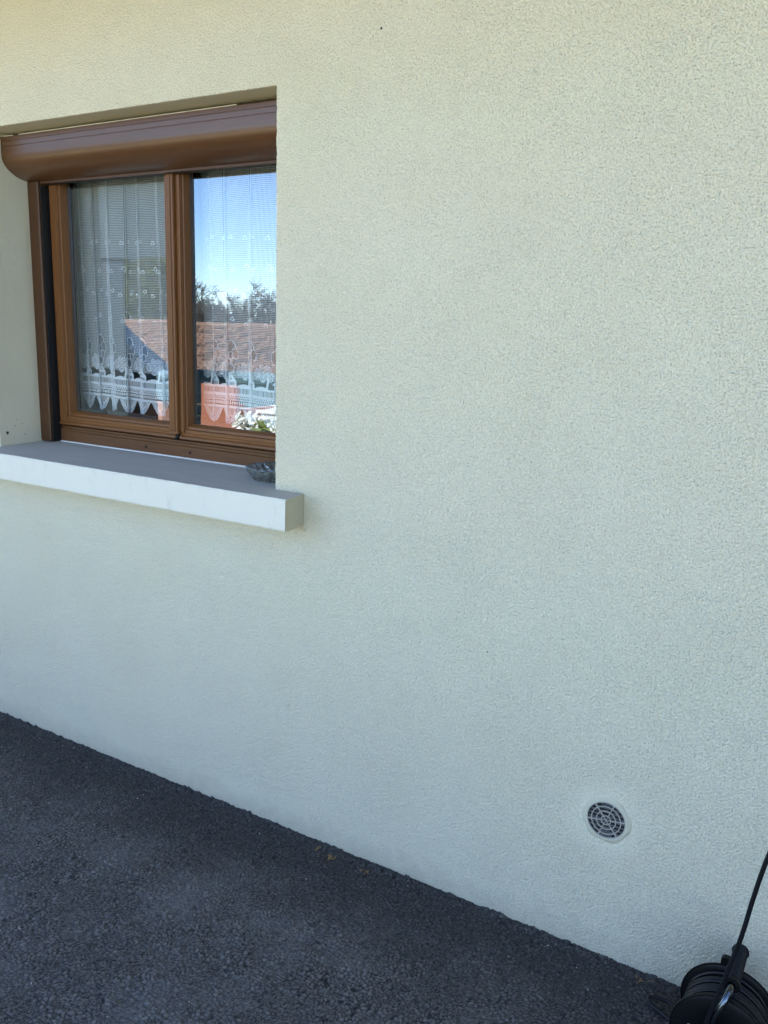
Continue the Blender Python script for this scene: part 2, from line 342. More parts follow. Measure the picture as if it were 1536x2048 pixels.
# front wall with a ragged arris round the opening
def ring():
    P = []
    for x in np.arange(XL, XR, .006): P.append((x + random.uniform(-.002, .002), ZT + random.uniform(-.0005, .0028) * (1.6 if x > XR - .06 else 1)))
    P.append((XR - .004, ZT + .001))
    for z in np.arange(ZT - .004, ZB, -.006): P.append((XR + random.uniform(-.0014, .0010), z + random.uniform(-.002, .002)))
    P += [(x, ZB - .075) for x in np.linspace(XR, XL, 40)]
    for z in np.arange(ZB, ZT, .006): P.append((XL + random.uniform(-.0005, .0015), z))
    return P
R_ = ring(); cxm, czm = (XL + XR) / 2, (ZB + ZT) / 2
wm = MB(); n = len(R_)
outer = []
for (x, z) in R_:                                   # project each rim point out to a rectangle
    ax, az = x - cxm, z - czm; bx, bz = .92, .95; t = min(bx / abs(ax) if ax else 99, bz / abs(az) if az else 99); outer.append((cxm + ax * t, czm + az * t))
wm.add([(x, 0, z) for x, z in R_] + [(x, 0, z) for x, z in outer], [(i, (i + 1) % n, (i + 1) % n + n, i + n) for i in range(n)])
bx0, bx1, bz0, bz1 = cxm - .92, cxm + .92, czm - .95, czm + .95
for i in range(n):
    p, q = outer[i], outer[(i + 1) % n]
    if abs(p[0] - q[0]) > 1e-6 and abs(p[1] - q[1]) > 1e-6:
        c0 = (bx0 if min(p[0], q[0]) < bx0 + 1e-6 else bx1, bz0 if min(p[1], q[1]) < bz0 + 1e-6 else bz1)
        wm.add([(p[0], 0, p[1]), (c0[0], 0, c0[1]), (q[0], 0, q[1])], [(0, 1, 2)])
for a, b in (((-9, -.25), (bx0, 2.95)), ((bx1, -.25), (7, 2.95)), ((bx0, -.25), (bx1, bz0)), ((bx0, bz1), (bx1, 2.95))):
    wm.add([(a[0], 0, a[1]), (b[0], 0, a[1]), (b[0], 0, b[1]), (a[0], 0, b[1])], [(0, 1, 2, 3)])
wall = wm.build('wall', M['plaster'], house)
# smooth reveals and lintel soffit, side walls and the dim room behind
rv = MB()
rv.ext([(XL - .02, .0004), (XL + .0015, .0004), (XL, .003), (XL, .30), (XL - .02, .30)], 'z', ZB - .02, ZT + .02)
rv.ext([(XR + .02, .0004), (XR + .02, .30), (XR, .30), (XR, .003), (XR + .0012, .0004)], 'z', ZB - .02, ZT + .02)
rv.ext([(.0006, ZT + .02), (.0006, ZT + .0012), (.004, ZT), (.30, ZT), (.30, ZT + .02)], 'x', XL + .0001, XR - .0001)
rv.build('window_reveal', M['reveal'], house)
g = MB().box((-9, .001, -.2), (-8.8, 8, 2.9)).box((6.8, .001, -.2), (7, 8, 2.9)).box((-8.8, 7.8, -.2), (6.8, 8, 2.9)); g.build('outer_wall', M['reveal'], house)
g = MB(); v = [(x, y, z) for z in (.2, 2.6) for y in (.302, 3.4) for x in (-4.2, .2)]
g.add(v, [(0, 1, 3, 2), (4, 6, 7, 5), (2, 3, 7, 6), (0, 2, 6, 4), (1, 5, 7, 3)])
g.add([(-4.2, .302, .2), (.2, .302, .2), (.2, .302, ZB), (-4.2, .302, ZB), (-4.2, .302, ZT), (.2, .302, ZT), (.2, .302, 2.6), (-4.2, .302, 2.6), (XL, .302, ZB), (XL, .302, ZT), (XR, .302, ZB), (XR, .302, ZT)],
      [(0, 1, 2, 3), (4, 5, 6, 7), (3, 8, 9, 4), (10, 2, 5, 11)])
g.build('room', M['room'], house)
rf = MB(); th = .12
def slab(yA, zA, yB, zB): rf.ext([(yA, zA), (yB, zB), (yB, zB + th), (yA, zA + th)], 'x', -9.4, 7.4)
slab(-1.07, 2.82, 4, 4.25); slab(8.4, 2.82, 4.001, 4.25)
roof = rf.build('roof', M['roofing'], house)
MB().ext([(-1.05, 2.64), (-.02, 2.64), (-.02, 2.76), (-1.05, 2.76)], 'x', -9.3, 7.3).build('soffit', M['warm_soffit'], roof)  # unseen eave underside, deepened and tinted to shade and warm the upper wall
MB().ext([(-1.09, 2.62), (-1.06, 2.62), (-1.06, 2.86), (-1.09, 2.86)], 'x', -9.3, 7.3).build('fascia_board', M['rail'], roof)
MB().ext([(-1.16 + .06 * math.cos(a), 2.80 + .06 * math.sin(a)) for a in np.linspace(math.pi, 2 * math.pi, 9)] + [(-1.16 + .055 * math.cos(a), 2.80 + .055 * math.sin(a)) for a in np.linspace(2 * math.pi, math.pi, 9)], 'x', -9.3, 7.3).build('gutter', M['gutter'], roof)
g = MB(); g.box((3.0, -3.4, -.2), (6.99, -.001, 2.69)); g.build('unseen_sky_blocker', M['plaster'], house)  # unseen block added to hide the sky from faces turned right
MB().box((2.7, -3.7, 2.70), (6.99, -.95, 2.86)).build('sky_blocker_roof', M['roofing'], house)  # roof slab of the added sky-blocking volume
# little marks on the reveal and wall
g = MB()
for (yy, zz, rr) in ((.029, 1.096, .005), (.060, 1.118, .002), (.092, 1.125, .0016), (.07, 1.14, .0014), (.10, 1.085, .0018), (.055, 1.075, .0012)):
    a0 = random.random() * 6
    pts = [(XL + .0008, yy + rr * random.uniform(.6, 1.2) * math.cos(a0 + a), zz + 1.3 * rr * random.uniform(.6, 1.2) * math.sin(a0 + a)) for a in np.linspace(0, 5.5, 8)]
    MB().add(pts, [tuple(range(8))]).build('plaster_chip', M['mesh'], house)
o = MB().ext([(XL + .001, .028), (XL + .004, .029), (XL + .003, .032), (XL + .001, .031)], 'z', 1.093, 1.099).build('screw_head', M['steel'], house)
MB().lathe([(.0, -.0025), (.0022, -.002), (.0026, 0)], (-1.152, 0, 2.188), 'y', 10).build('nail_head', M['mesh'], house)
MB().lathe([(.0, -.0015), (.0016, -.001), (.0018, 0)], (-.789, 0, .719), 'y', 8).build('nail_head', M['mesh'], house)

# sill
sl = MB(); prof_o = [(-.085, .957), (-.087, .962), (-.0868, 1.040), (-.083, 1.0455), (-.0001, 1.0490), (-.0001, .966), (-.030, .966), (-.036, .957)]
def noisy_ext(mb, prof, xa, xb, k, amp, mi_top):
    n = len(prof); xsn = np.linspace(xa, xb, k); v = []
    for i, x in enumerate(xsn):
        for j, (y, z) in enumerate(prof):
            s_ = amp if 0 <= j <= 3 or j == 7 else 0
            v.append((x + (random.uniform(-.0012, .0012) if i == k - 1 else 0), y + random.uniform(-s_, s_), z + random.uniform(-s_, s_)))
    fs = []; 
    o = len(mb.v); mb.v += v
    for i in range(k - 1):
        for j in range(n):
            mb.f.append(tuple(o + q for q in (i * n + j, i * n + (j + 1) % n, (i + 1) * n + (j + 1) % n, (i + 1) * n + j))); mb.m.append(1 if j == mi_top else 0)
    mb.f.append(tuple(o + q for q in range(n))); mb.m.append(0); mb.f.append(tuple(o + (k - 1) * n + q for q in range(n))[::-1]); mb.m.append(2)
noisy_ext(sl, prof_o, -2.82, -1.3605, 70, .0005, 3)
sl.ext([(.0001, 1.0491), (.30, 1.0575), (.30, .98), (.0001, .98)], 'x', XL + .0002, XR - .0002, 1)
sill = sl.build('window_sill', [M['sill_white'], M['sill_top'], M['sill_end']], house)
g = MB()                                            # mortar smeared under the right end of the sill
for i in range(26):
    x = -1.372 + random.uniform(-.03, .016); z = .958 + random.uniform(-.006, .008); s_ = random.uniform(.003, .009)
    g.lathe([(0, -s_ * .7), (s_ * .7, -s_ * .45), (s_, 0)], (x, .0005, z), 'y', 7)
for i in range(30):                                 # crumbs on the ledge where wall meets sill
    x = random.uniform(-1.455, -1.372); s_ = random.uniform(.0012, .0032)
    g.lathe([(0, -s_), (s_, -s_ * .5), (s_, .0)], (x, .0002, 1.0495 + random.uniform(-.001, .003)), 'y', 6)
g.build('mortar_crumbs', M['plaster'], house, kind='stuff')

g = MB()
for xa, xb in ((XL + .062, -2.43), (-2.426, -2.02), (-2.017, -1.69)): g.ext([(.2035, 1.0543), (.2050, 1.0572), (.2088, 1.0588), (.2088, 1.0540)], 'x', xa, xb)
g.build('caulk_line', M['caulk'], house, kind='stuff')
# window
win = bpy.data.objects.new('window', None); COL.objects.link(win); win.parent = house; win.location = Vector((cxm, .24, ZB)) - house.location
g = MB()
fb = [(.211, 1.056), (.2085, 1.060), (.2085, 1.094), (.2125, 1.097), (.2125, 1.104), (.216, 1.106), (.216, 1.112), (.226, 1.115), (.285, 1.115), (.285, 1.050), (.211, 1.052)]
g.ext(fb, 'x', XL + .0505, XR - .001); g.build('bottom_rail', M['frame_h'], win, 25)
g = MB().ext([(XL + .001, .285), (XL + .001, .214), (XL + .048, .214), (XL + .050, .218), (XL + .050, .285)], 'z', 1.052, ZT - .02)
g.ext([(XR - .045, .285), (XR - .045, .214), (XR - .001, .214), (XR - .001, .285)], 'z', 1.116, ZT - .02)
g.box((XL + .051, .2145, 2.03), (XR - .046, .285, ZT - .021)); g.build('fixed_frame', M['frame_v'], win)
MB().box((XL + .0504, .225, 1.1155), (XL + .0560, .28, 2.03)).build('frame_seal', M['black'], win)
g = MB()
for x in (-2.640, -2.190, -1.985, -1.62): g.lathe([(.0, -.0004), (.0052, -.0004), (.0052, .002)], (x, .2085, 1.0765), 'y', 14)
for k, x in enumerate((-2.640, -2.190, -1.985)):
    MB().lathe([(.0, -.0006), (.0048, -.0006), (.0052, .001)], (x, .2083, 1.0765), 'y', 14).build('drain_hole', M['hole'], win)
def sash(xa, xb, wl, wr):
    """one casement: outer from xa to xb, stile widths wl / wr"""
    z0, z1 = 1.1175, 2.026
    rail = [(.208, z0), (.203, z0 + .004), (.204, z0 + .010), (.2085, z0 + .016), (.2085, z0 + .021), (.2105, z0 + .0225), (.2105, z0 + .033), (.218, z0 + .035), (.219, z0 + .043), (.222, z0 + .045), (.236, z0 + .052), (.270, z0 + .052), (.270, z0)]
    MB().ext(rail, 'x', xa, xb).build('sash_rail', M['sash_h'], win, 25)
    MB().ext([(y, z0 + z1 - z) for y, z in rail], 'x', xa, xb).build('sash_rail', M['sash_h'], win, 25)
    def stile(x_out, w, sg):
        P = [(x_out, .270), (x_out, .2075), (x_out + sg * .003, .205), (x_out + sg * w * .62, .205), (x_out + sg * w * .66, .209), (x_out + sg * w * .70, .209), (x_out + sg * w * .74, .2155), (x_out + sg * w * .86, .2165), (x_out + sg * w, .236), (x_out + sg * w, .270)]
        MB().ext(P, 'z', z0 + .0205, z1 - .0205).build('sash_stile', M['sash_v'], win, 25)
    stile(xa, wl, 1); stile(xb, wr, -1)
    MB().box((xa + wl - .010, .2385, z0 + .04), (xb - wr + .010, .2415, z1 - .04)).build('pane', M['glass'], win)
    g = MB()                                        # black spacer round the glazing
    a, b, c_, d_ = xa + wl - .0005, xb - wr + .0005, z0 + .0515, z1 - .0515
    for q in (((a, .243, c_), (a + .014, .255, d_)), ((b - .014, .243, c_), (b, .255, d_)), ((a + .0145, .243, c_), (b - .0145, .255, c_ + .010)), ((a + .0145, .243, d_ - .010), (b - .0145, .255, d_))): g.box(*q)
    g.build('glazing_spacer', M['black'], win)
sash(-2.6285, -2.0455, .052, .044)
sash(-2.0270, -1.510, .030, .046)
# overlapping centre strip, its foot and the dark rebate beside it
g = MB().ext([(-2.058, .2065), (-2.056, .194), (-2.052, .1925), (-2.038, .1925), (-2.036, .1955), (-2.032, .1955), (-2.030, .192), (-2.026, .193), (-2.024, .197), (-2.024, .2065)], 'z', 1.146, 2.026); g.build('centre_strip', M['sash_v'], win, 25)
MB().box((-2.059, .190, 1.138), (-2.019, .207, 1.1455)).build('strip_foot', M['frame_h'], win)
MB().ext([(-2.0452, .207), (-2.0452, .27), (-2.0273, .27), (-2.0273, .209), (-2.032, .213), (-2.038, .213)], 'z', 1.138, 2.026).build('sash_rebate', M['frame_v'], win)
MB().ext([(-2.052, 1.1165), (-2.040, 1.1165), (-2.030, 1.127), (-2.026, 1.1375), (-2.035, 1.1375), (-2.040, 1.128)], 'y', .2015, .2140).build('weather_notch', M['hole'], win)
MB().box((XL + .02, .2795, 1.04), (XR + .0, .301, 1.1745)).build('inner_rail', M['board'], win)

# roller shutter
sh = bpy.data.objects.new('roller_shutter', None); COL.objects.link(sh); sh.parent = house; sh.location = Vector((cxm, .13, 2.02)) - house.location
arc = [(.200, 2.0870), (.0745, 2.0870), (.0728, 2.0850), (.0728, 2.0735), (.0742, 2.0725), (.0742, 2.0712), (.0728, 2.0702), (.0728, 2.0570), (.0742, 2.0560), (.0742, 2.0548), (.0728, 2.0540)]
for t in np.linspace(0, math.pi / 2, 18): arc.append((.185 - .1125 * math.cos(t) , 2.030 - .071 * math.sin(t)))
arc += [(.200, 1.959)]
MB().ext(arc, 'x', XL + .0045, XR - .004).build('shutter_box', M['box'], sh, 20)
MB().ext([(y + (.0006 if y > .1 else -.0003), z) for y, z in [(.2, 2.0872), (.0725, 2.0872)] + arc[11:]], 'x', XL + .001, XL + .0045).build('end_cap', M['frame_v'], sh, 20)
MB().ext([(y + .0006, z) for y, z in [(.2, 2.0872), (.0725, 2.0872)] + arc[11:]], 'x', XR - .004, XR - .001).build('end_cap', M['frame_v'], sh, 20)
g = MB()
for xa, xb in ((-2.676, -2.628), (-2.598, -2.40), (-2.396, -2.11), (-2.107, -1.84), (-1.836, -1.66)):
    g.ext([(.0745, 2.0872), (.0735, 2.0890), (.077, 2.0904), (.082, 2.0872)], 'x', xa, xb)
g.build('sealant_bead', M['sealant'], sh)
MB().box((XL + .062, .174, 1.9515), (XR - .06, .190, 1.9585)).build('end_slat', M['rail'], sh)
MB().box((XL + .062, .1905, 1.950), (XR - .06, .2075, 1.9588)).build('brush_seal', M['black'], sh)
for sg, xe in ((1, XL), (-1, XR)):
    P = []
    for (x_, y_) in ((.001, .204), (.001, .168), (.003, .166), (.052, .166), (.055, .169), (.055, .204)): P.append((xe + sg * x_, y_))
    s = MB(); s.ext(P, 'z', 1.066, 1.9578)
    s.ext([(xe + sg * (.0012 if z < 1.06 else .0012), z) for z in ()] or [(xe + sg * .004, 1.0595), (xe + sg * .012, 1.0565), (xe + sg * .0545, 1.0565), (xe + sg * .0545, 1.0659), (xe + sg * .0012, 1.0659)], 'y', .1665, .2035)
    s.build('guide_rail', M['rail'], sh, 25)
    MB().box((xe + sg * .0555, .176, 1.0572), (xe + sg * .0605, .208, 1.9455)).build('rail_brush', M['black'], sh)
MB().box((XL + .001, .2055, 1.9592), (XR - .001, .2105, 2.090)).build('box_back', M['black'], sh)

# vent
VX, VZ = -.457, .3705; RI = .0462
vt = bpy.data.objects.new('wall_vent', None); COL.objects.link(vt); vt.parent = house; vt.location = Vector((VX, 0, VZ)) - house.location
ra = lambda j, k: 1 + (.035 * math.sin(k * .55 + j) + random.uniform(-.012, .012)) * (1 if j < 2 else 0)
MB().lathe([(.0590, .0006), (.0572, -.0014), (.052, -.0032), (.0475, -.0042), (RI, -.0040), (RI, .0005)], (VX, 0, VZ), 'y', 72, jit=lambda j, k: ra(j, k)).build('plaster_collar', M['vent_ring'], vt, True)
MB().lathe([(RI + .0008, -.0043), (RI - .0012, -.0050), (RI - .0016, -.0040), (RI - .0016, -.0008)], (VX, 0, VZ), 'y', 64).build('rim', M['vent'], vt, True)
def vring(rc):
    w = .00095; MB().lathe([(rc - w, -.0010), (rc - w, -.0052), (rc + w, -.0052), (rc + w, -.0010)], (VX, 0, VZ), 'y', 48).build('grille_ring', M['vent'], vt)
for rc in (.0352, .0233, .0113): vring(rc)
for k in range(6):
    a = math.radians(9 + 60 * k); ca, sa = math.cos(a), math.sin(a); s = MB()
    for ra_, rb_, w in ((.0005, .0104, .0006), (.0123, .0223, .0010), (.0243, .0342, .0010), (.0362, RI - .0015, .0015)):
        P = [(VX + q * ca - u * w * sa, VZ + q * sa + u * w * ca) for q, u in ((ra_, -1), (rb_, -1), (rb_, 1), (ra_, 1))]
        s.ext(P, 'y', -.0050, -.0014)
    s.build('grille_spoke', M['vent'], vt)
g = MB()
for k in range(9):
    z = VZ - .040 + k * .010; hw = math.sqrt(max(0, (RI - .003) ** 2 - (z - VZ) ** 2)); g.ext([(-.00125, z - .0028), (-.0006, z + .0022), (-.0001, z + .0022), (-.0006, z - .0028)], 'x', VX - hw, VX + hw)
g.build('louvre_slat', M['vent_in'], vt)
g = MB()
for k in range(-17, 18):
    t = k * .0025; hw = math.sqrt(max(0, (RI - .002) ** 2 - t * t))
    g.box((VX - hw, -.00200, VZ + t - .0003), (VX + hw, -.00160, VZ + t + .0003)); g.box((VX + t - .0003, -.00235, VZ - hw), (VX + t + .0003, -.00205, VZ + hw))
g.build('insect_mesh', M['mesh'], vt, kind='stuff')
MB().lathe([(0, -.0003), (RI - .001, -.0003)], (VX, 0, VZ), 'y', 40).build('duct_opening', M['hole'], vt)

# ------------------------------------------------------------------ lace curtains
UN = .150; RES = .0015; HT = .300
def lace_mask():
    nu, nv = int(round(UN / RES)), int(round(HT / RES)); U, V = np.meshgrid((np.arange(nu) + .5) * RES, (np.arange(nv) + .5) * RES, indexing='ij')
    m = np.zeros(U.shape, bool); u0 = UN / 2; up = np.abs((U - u0 + UN / 2) % UN - UN / 2)
    # lower edge: a shell at the middle, leaf-shaped sides rising to the unit's border
    edge = np.where(up < .026, .026 - np.sqrt(np.clip(.026 ** 2 - up ** 2, 0, None)), .014 + .052 * (np.clip(up - .026, 0, 1) / .049) ** 1.7) + .0022 * np.abs(np.sin(up * 260))
    ins = V > edge; m |= ins & (V < edge + .003)
    rr = np.hypot(U - u0, V - .028); an = np.arctan2(V - .028, U - u0)
    sh_ = (rr < .027) & (V < .030) & ins; m |= sh_ & (np.sin(an * 17) > -.25); m |= (np.abs(rr - .009) < .0022)
    for k in range(5):
        a = math.pi * k / 4; m |= np.hypot((U - u0 - .012 * math.cos(a)) / .006, (V - .034 - .010 * math.sin(a)) / .006) < 1
    side = ins & (V < .062) & (up > .024); m |= side & (V < edge + .020) & (np.sin((U + V) * 700) + np.sin((U - V) * 700) > -.35)
    m |= side & (np.abs(V - edge - .020) < .002)
    bars = ins & (V > .035) & (V < .064) & (V > edge + .021); m |= bars & (np.sin(2 * math.pi * U / .0060) > -.25) & ~(rr < .018)
    m |= (np.abs(V - .0655) < .0022)
    def rowcell(vc, rad, ra2, per):
        q = (U % per) - per / 2; dd = np.hypot(q / ra2, (V - vc) / rad); return dd
    zone = (V > .066) & (V < .112); m |= zone
    for vc in (.0745, .0875): d_ = rowcell(vc, .0042, .0042, .0107); m &= ~((d_ < 1) & (V < vc + .0016)); m &= ~((d_ > 1.25) & (d_ < 1.5) & (np.abs(V - vc) < .004) & (np.abs((U % .0107) - .00535) < .0045))
    m &= ~(rowcell(.0805, .0028, .0022, .0107) < 1)
    d_ = rowcell(.1015, .0026, .0026, .0107); m &= ~(d_ < 1)
    d2 = ((U + .00535) % .0107) - .00535; m &= ~(np.hypot(d2 / .0032, (V - .095) / .0030) < 1)
    pk = (V > .112) & (V < .132); m &= ~pk; m |= pk & (np.sin(2 * math.pi * U / .0062) > .05); m |= np.abs(V - .1325) < .0016
    # little house
    hx = .098; hw = .033
    wallm = (np.abs(U - hx) < hw * .84) & (V > .132) & (V < .153); ro = (V >= .151) & (V < .151 + (hw - np.abs(U - hx + .004)) * .95) & (V < .172)
    chim = (np.abs(U - hx + .012) < .0042) & (V > .168) & (V < .181); hs_ = wallm | ro | chim
    for k, du in enumerate((-.021, -.015, -.002, .004, .010, .016)): hs_ &= ~((np.abs(U - hx - du) < .0014) & (np.abs(V - .143) < .0048))
    for du in (-.002, .004): hs_ &= ~((np.abs(U - hx - du) < .0013) & (np.abs(V - .160) < .0038))
    # round trees of outlined lobes standing behind the house
    lob = [(.098, .262, .0265, .023), (.072, .238, .0165, .024), (.121, .240, .017, .020), (.100, .236, .011, .012), (.088, .213, .013, .014), (.115, .216, .011, .013), (.096, .192, .020, .016)]
    inside = np.zeros(U.shape, bool); line = np.zeros(U.shape, bool)
    for (a, b, p, q) in lob:
        for sft in (-UN, 0, UN):
            w_ = 1 + .07 * np.sin(6 * np.arctan2(V - b, U - a - sft)); dd = np.hypot((U - a - sft) / p, (V - b) / q) / w_; inside |= dd < 1
            line = (line & ~(dd < .90)) | ((dd < 1.0) & (dd > .86))
    # dotted foliage of the low tree, with a trunk
    fol = np.zeros(U.shape, bool)
    for (a, b, p) in ((.036, .190, .024), (.020, .176, .019), (.054, .178, .017), (.142, .186, .016), (.010, .205, .012)):
        for sft in (-UN, 0, UN): fol |= np.hypot(U - a - sft, V - b) < p
    fol &= ~inside; fm_ = fol & (np.sin(U * 900 + 2 * np.sin(V * 500)) + np.sin(V * 980 + 2 * np.sin(U * 610)) > -.3)
    tk = (np.abs(U - .034 - .01 * np.sin((V - .13) * 40)) < .0045 + .02 * np.clip(V - .155, 0, 1)) & (V > .132) & (V < .176)
    ground = (V > .132) & (V < .136 + .008 * np.clip(np.sin(U * 42 + 1), 0, 1))
    m |= line | fm_ | tk | ground | hs_
    top = fol | inside | (V < .150) ; netz = ~top & (V > .18)
    return m, netz | (~top & (V > .165) & ~inside), inside & (V > .165)
MASK, NETZ, LOBE = lace_mask(); NU, NV = MASK.shape
MASKJ = MASK
def clouds(U0, V0):
    return None
CL = [(.030, .335, 1), (.110, .350, 1.1), (.062, .385, .8), (.020, .425, 1.1), (.128, .440, 1), (.078, .470, .8), (.040, .515, 1.1), (.053, .506, 1), (.118, .505, 1.1), (.082, .560, .8), (.030, .600, 1.1), (.105, .606, 1)]
def curtain(xa, xb, yc, zb, zt, folds, seed, label):
    R = random.Random(seed); W0 = sum(w for w, _ in folds)                  # folds: list of (fabric width, run): run < width means gathered
    # piecewise path: flat run then a tight pleat
    kn_s, kn_x, kn_y = [0.], [xa], [yc]
    tot = sum(rn for _, rn in folds); sc = (xb - xa) / tot
    for i, (w, rn) in enumerate(folds):
        s0, xx = kn_s[-1], kn_x[-1]; rn *= sc; ex = max(0, w - rn)
        # face, back-turn, return
        kn_s += [s0 + w * .52, s0 + w * .56, s0 + w * .72, s0 + w * .76, s0 + w]
        back = ex * .42
        kn_x += [xx + rn * .55 + back * .9, xx + rn * .57 + back * .95, xx + rn * .60 - back * .02, xx + rn * .62 - back * .02, xx + rn]
        a = .010 + R.random() * .006
        kn_y += [yc - a * .6, yc + .002, yc + a * .8, yc + a, yc]
    ssm = np.linspace(0, kn_s[-1], 900); gx = np.interp(ssm, kn_s, kn_x); gy = np.interp(ssm, kn_s, kn_y)
    ker = np.hanning(15); ker /= ker.sum(); gx = np.convolve(np.pad(gx, 7, 'edge'), ker, 'valid'); gy = np.convolve(np.pad(gy, 7, 'edge'), ker, 'valid')
    gxt = np.interp(ssm, np.array(kn_s), np.array([xa + (xb - xa) * s_ / kn_s[-1] for s_ in kn_s])); off = R.random() * UN
    H = zt - zb
    def P(s, t):                                    # vectorised: fabric -> space; pleats drift sideways a little with height
        k = np.clip(t / H, 0, 1); s2 = s + 0.0
        x = np.interp(s2, ssm, gx); y = np.interp(s2, ssm, gy); xt = np.interp(s2, ssm, gxt)
        x = x * (1 - .28 * k) + xt * .28 * k + .006 * np.sin(9 * s2 + 3 * k); y = y + .004 * np.sin(23 * s2 + 2.5 * k)
        return np.stack([x, y, zb + t + .004 * np.sin(5 * s2 + .7)], -1)
    SW = kn_s[-1]; V_ = []; F_ = []; cnt = 0
    def quads(a, b, c, d_):
        nonlocal cnt
        k = len(a); V_.append(np.stack([a, b, c, d_], 1).reshape(-1, 3)); F_.append((np.arange(k * 4) + cnt).reshape(-1, 4)); cnt += k * 4
    # vertical threads
    cell, tw, tj = .0056, .00065, HT
    sv = np.arange(.002, SW, cell); zz = np.linspace(.150, H, 7)
    def netok(s, t, vert=False):
        iu = ((s + off) / RES).astype(int) % NU; iv = np.clip((t / RES).astype(int), 0, NV - 1); return np.where(t < HT - .001, NETZ[iu, iv] | (LOBE[iu, iv] if vert else False), True)
    ts = np.arange(.165, H, cell)
    tt = np.concatenate([np.arange(.165, HT, .0056), np.linspace(HT, H, 10)])
    S_, T_ = np.meshgrid(sv, np.arange(len(tt) - 1), indexing='ij'); S_ = S_.ravel(); T_ = T_.ravel(); a, b = tt[T_], tt[T_ + 1]; ok = netok(S_, (a + b) / 2, True); S_, a, b = S_[ok], a[ok], b[ok]
    quads(P(S_ - tw, a), P(S_ + tw, a), P(S_ + tw, b), P(S_ - tw, b))
    sh2 = np.arange(0, SW - cell, cell); S_, T_ = np.meshgrid(sh2, ts, indexing='ij'); S_ = S_.ravel(); T_ = T_.ravel(); ok = netok(S_ + cell / 2, T_); S_, T_ = S_[ok], T_[ok]; tw2 = .0005
    quads(P(S_, T_ - tw2), P(S_ + cell, T_ - tw2), P(S_ + cell, T_ + tw2), P(S_, T_ + tw2))
    # solid lace, vertical runs per column
    A, T0, T1 = [], [], []
    for i in range(int(SW / RES)):
        s = i * RES; col = MASK[int((s + off) / RES) % NU]; dlt = np.diff(np.concatenate([[0], col.astype(int), [0]])); st_ = np.where(dlt == 1)[0]; en = np.where(dlt == -1)[0]
        A += [s] * len(st_); T0 += list(st_ * RES); T1 += list(en * RES)
    A, T0, T1 = map(np.array, (A, T0, T1)); quads(P(A, T0), P(A + RES, T0), P(A + RES, T1), P(A, T1))
    # small outlined clouds
    an = np.linspace(0, 2 * math.pi, 13)
    for rep in range(-1, int(SW / UN) + 2):
        for (cu, cv, k) in CL:
            s0 = rep * UN + cu - off % UN
            if s0 < .012 or s0 > SW - .012: continue
            w_ = 1 + .18 * np.sin(3 * an + cu * 90); px_ = s0 + .0105 * k * np.cos(an) * w_; pz_ = cv + np.where(np.sin(an) > 0, .0078, .0045) * k * np.sin(an) * w_
            qx = s0 + .0072 * k * np.cos(an) * w_; qz = cv + np.where(np.sin(an) > 0, .0050, .0022) * k * np.sin(an) * w_
            quads(P(px_[:-1], pz_[:-1]), P(px_[1:], pz_[1:]), P(qx[1:], qz[1:]), P(qx[:-1], qz[:-1]))
            if k > 1: pass
    co = np.concatenate(V_); fq = np.concatenate(F_)
    me = bpy.data.meshes.new('lace_curtain'); me.vertices.add(len(co)); me.vertices.foreach_set('co', co.ravel().astype(np.float32)); me.loops.add(fq.size); me.loops.foreach_set('vertex_index', fq.ravel())
    me.polygons.add(len(fq)); me.polygons.foreach_set('loop_start', np.arange(0, fq.size, 4)); me.polygons.foreach_set('loop_total', np.full(len(fq), 4)); me.update(calc_edges=True); me.materials.append(M['lace'])
    o = link('lace_curtain', me); tag(o, label, 'curtain', 'lace curtains behind the window panes'); return o
curtain(-2.640, -2.085, .300, 1.160, 2.02, [(.13, .075), (.14, .075), (.17, .09), (.15, .10), (.13, .05), (.22, .17), (.15, .09)], 3, 'white lace curtain behind the left pane, with small houses woven along its hem')
curtain(-2.010, -1.480, .300, 1.160, 2.02, [(.10, .05), (.14, .07), (.21, .15), (.14, .09), (.20, .14), (.12, .07)], 8, 'white lace curtain behind the right pane, half cut off by the wall')

# ------------------------------------------------------------------ glass bowl on the sill
BX, BY, BZ = -1.545, .100, 1.0525
g = MB(); NB = 18
JR = [[random.uniform(.90, 1.08) for _ in range(NB * 2)] for _ in range(9)]
def jit(j, k):
    return JR[j][k] * (1.09 if k % 2 else .95) if j in (1, 2, 3) else ((1.04 if k % 2 else .97) if j in (4, 5) else 1)
g.lathe([(.0, 0), (.050, 0), (.060, .010), (.074, .022), (.082, .036), (.080, .041), (.070, .034), (.055, .018), (0, .012)], (BX, BY, BZ), 'z', NB * 2, jit=jit)
bowl = g.build('glass_bowl', M['crystal']); tag(bowl, 'cut glass bowl on the sill against the right reveal', 'bowl')
g = MB()
for k in range(26):
    a = random.uniform(0, 6.28); rr = random.uniform(.0, .05); g.lathe([(0, -.002), (.004, 0), (0, .002)], (BX + rr * math.cos(a), BY + rr * math.sin(a), BZ + .018), 'z', 5)

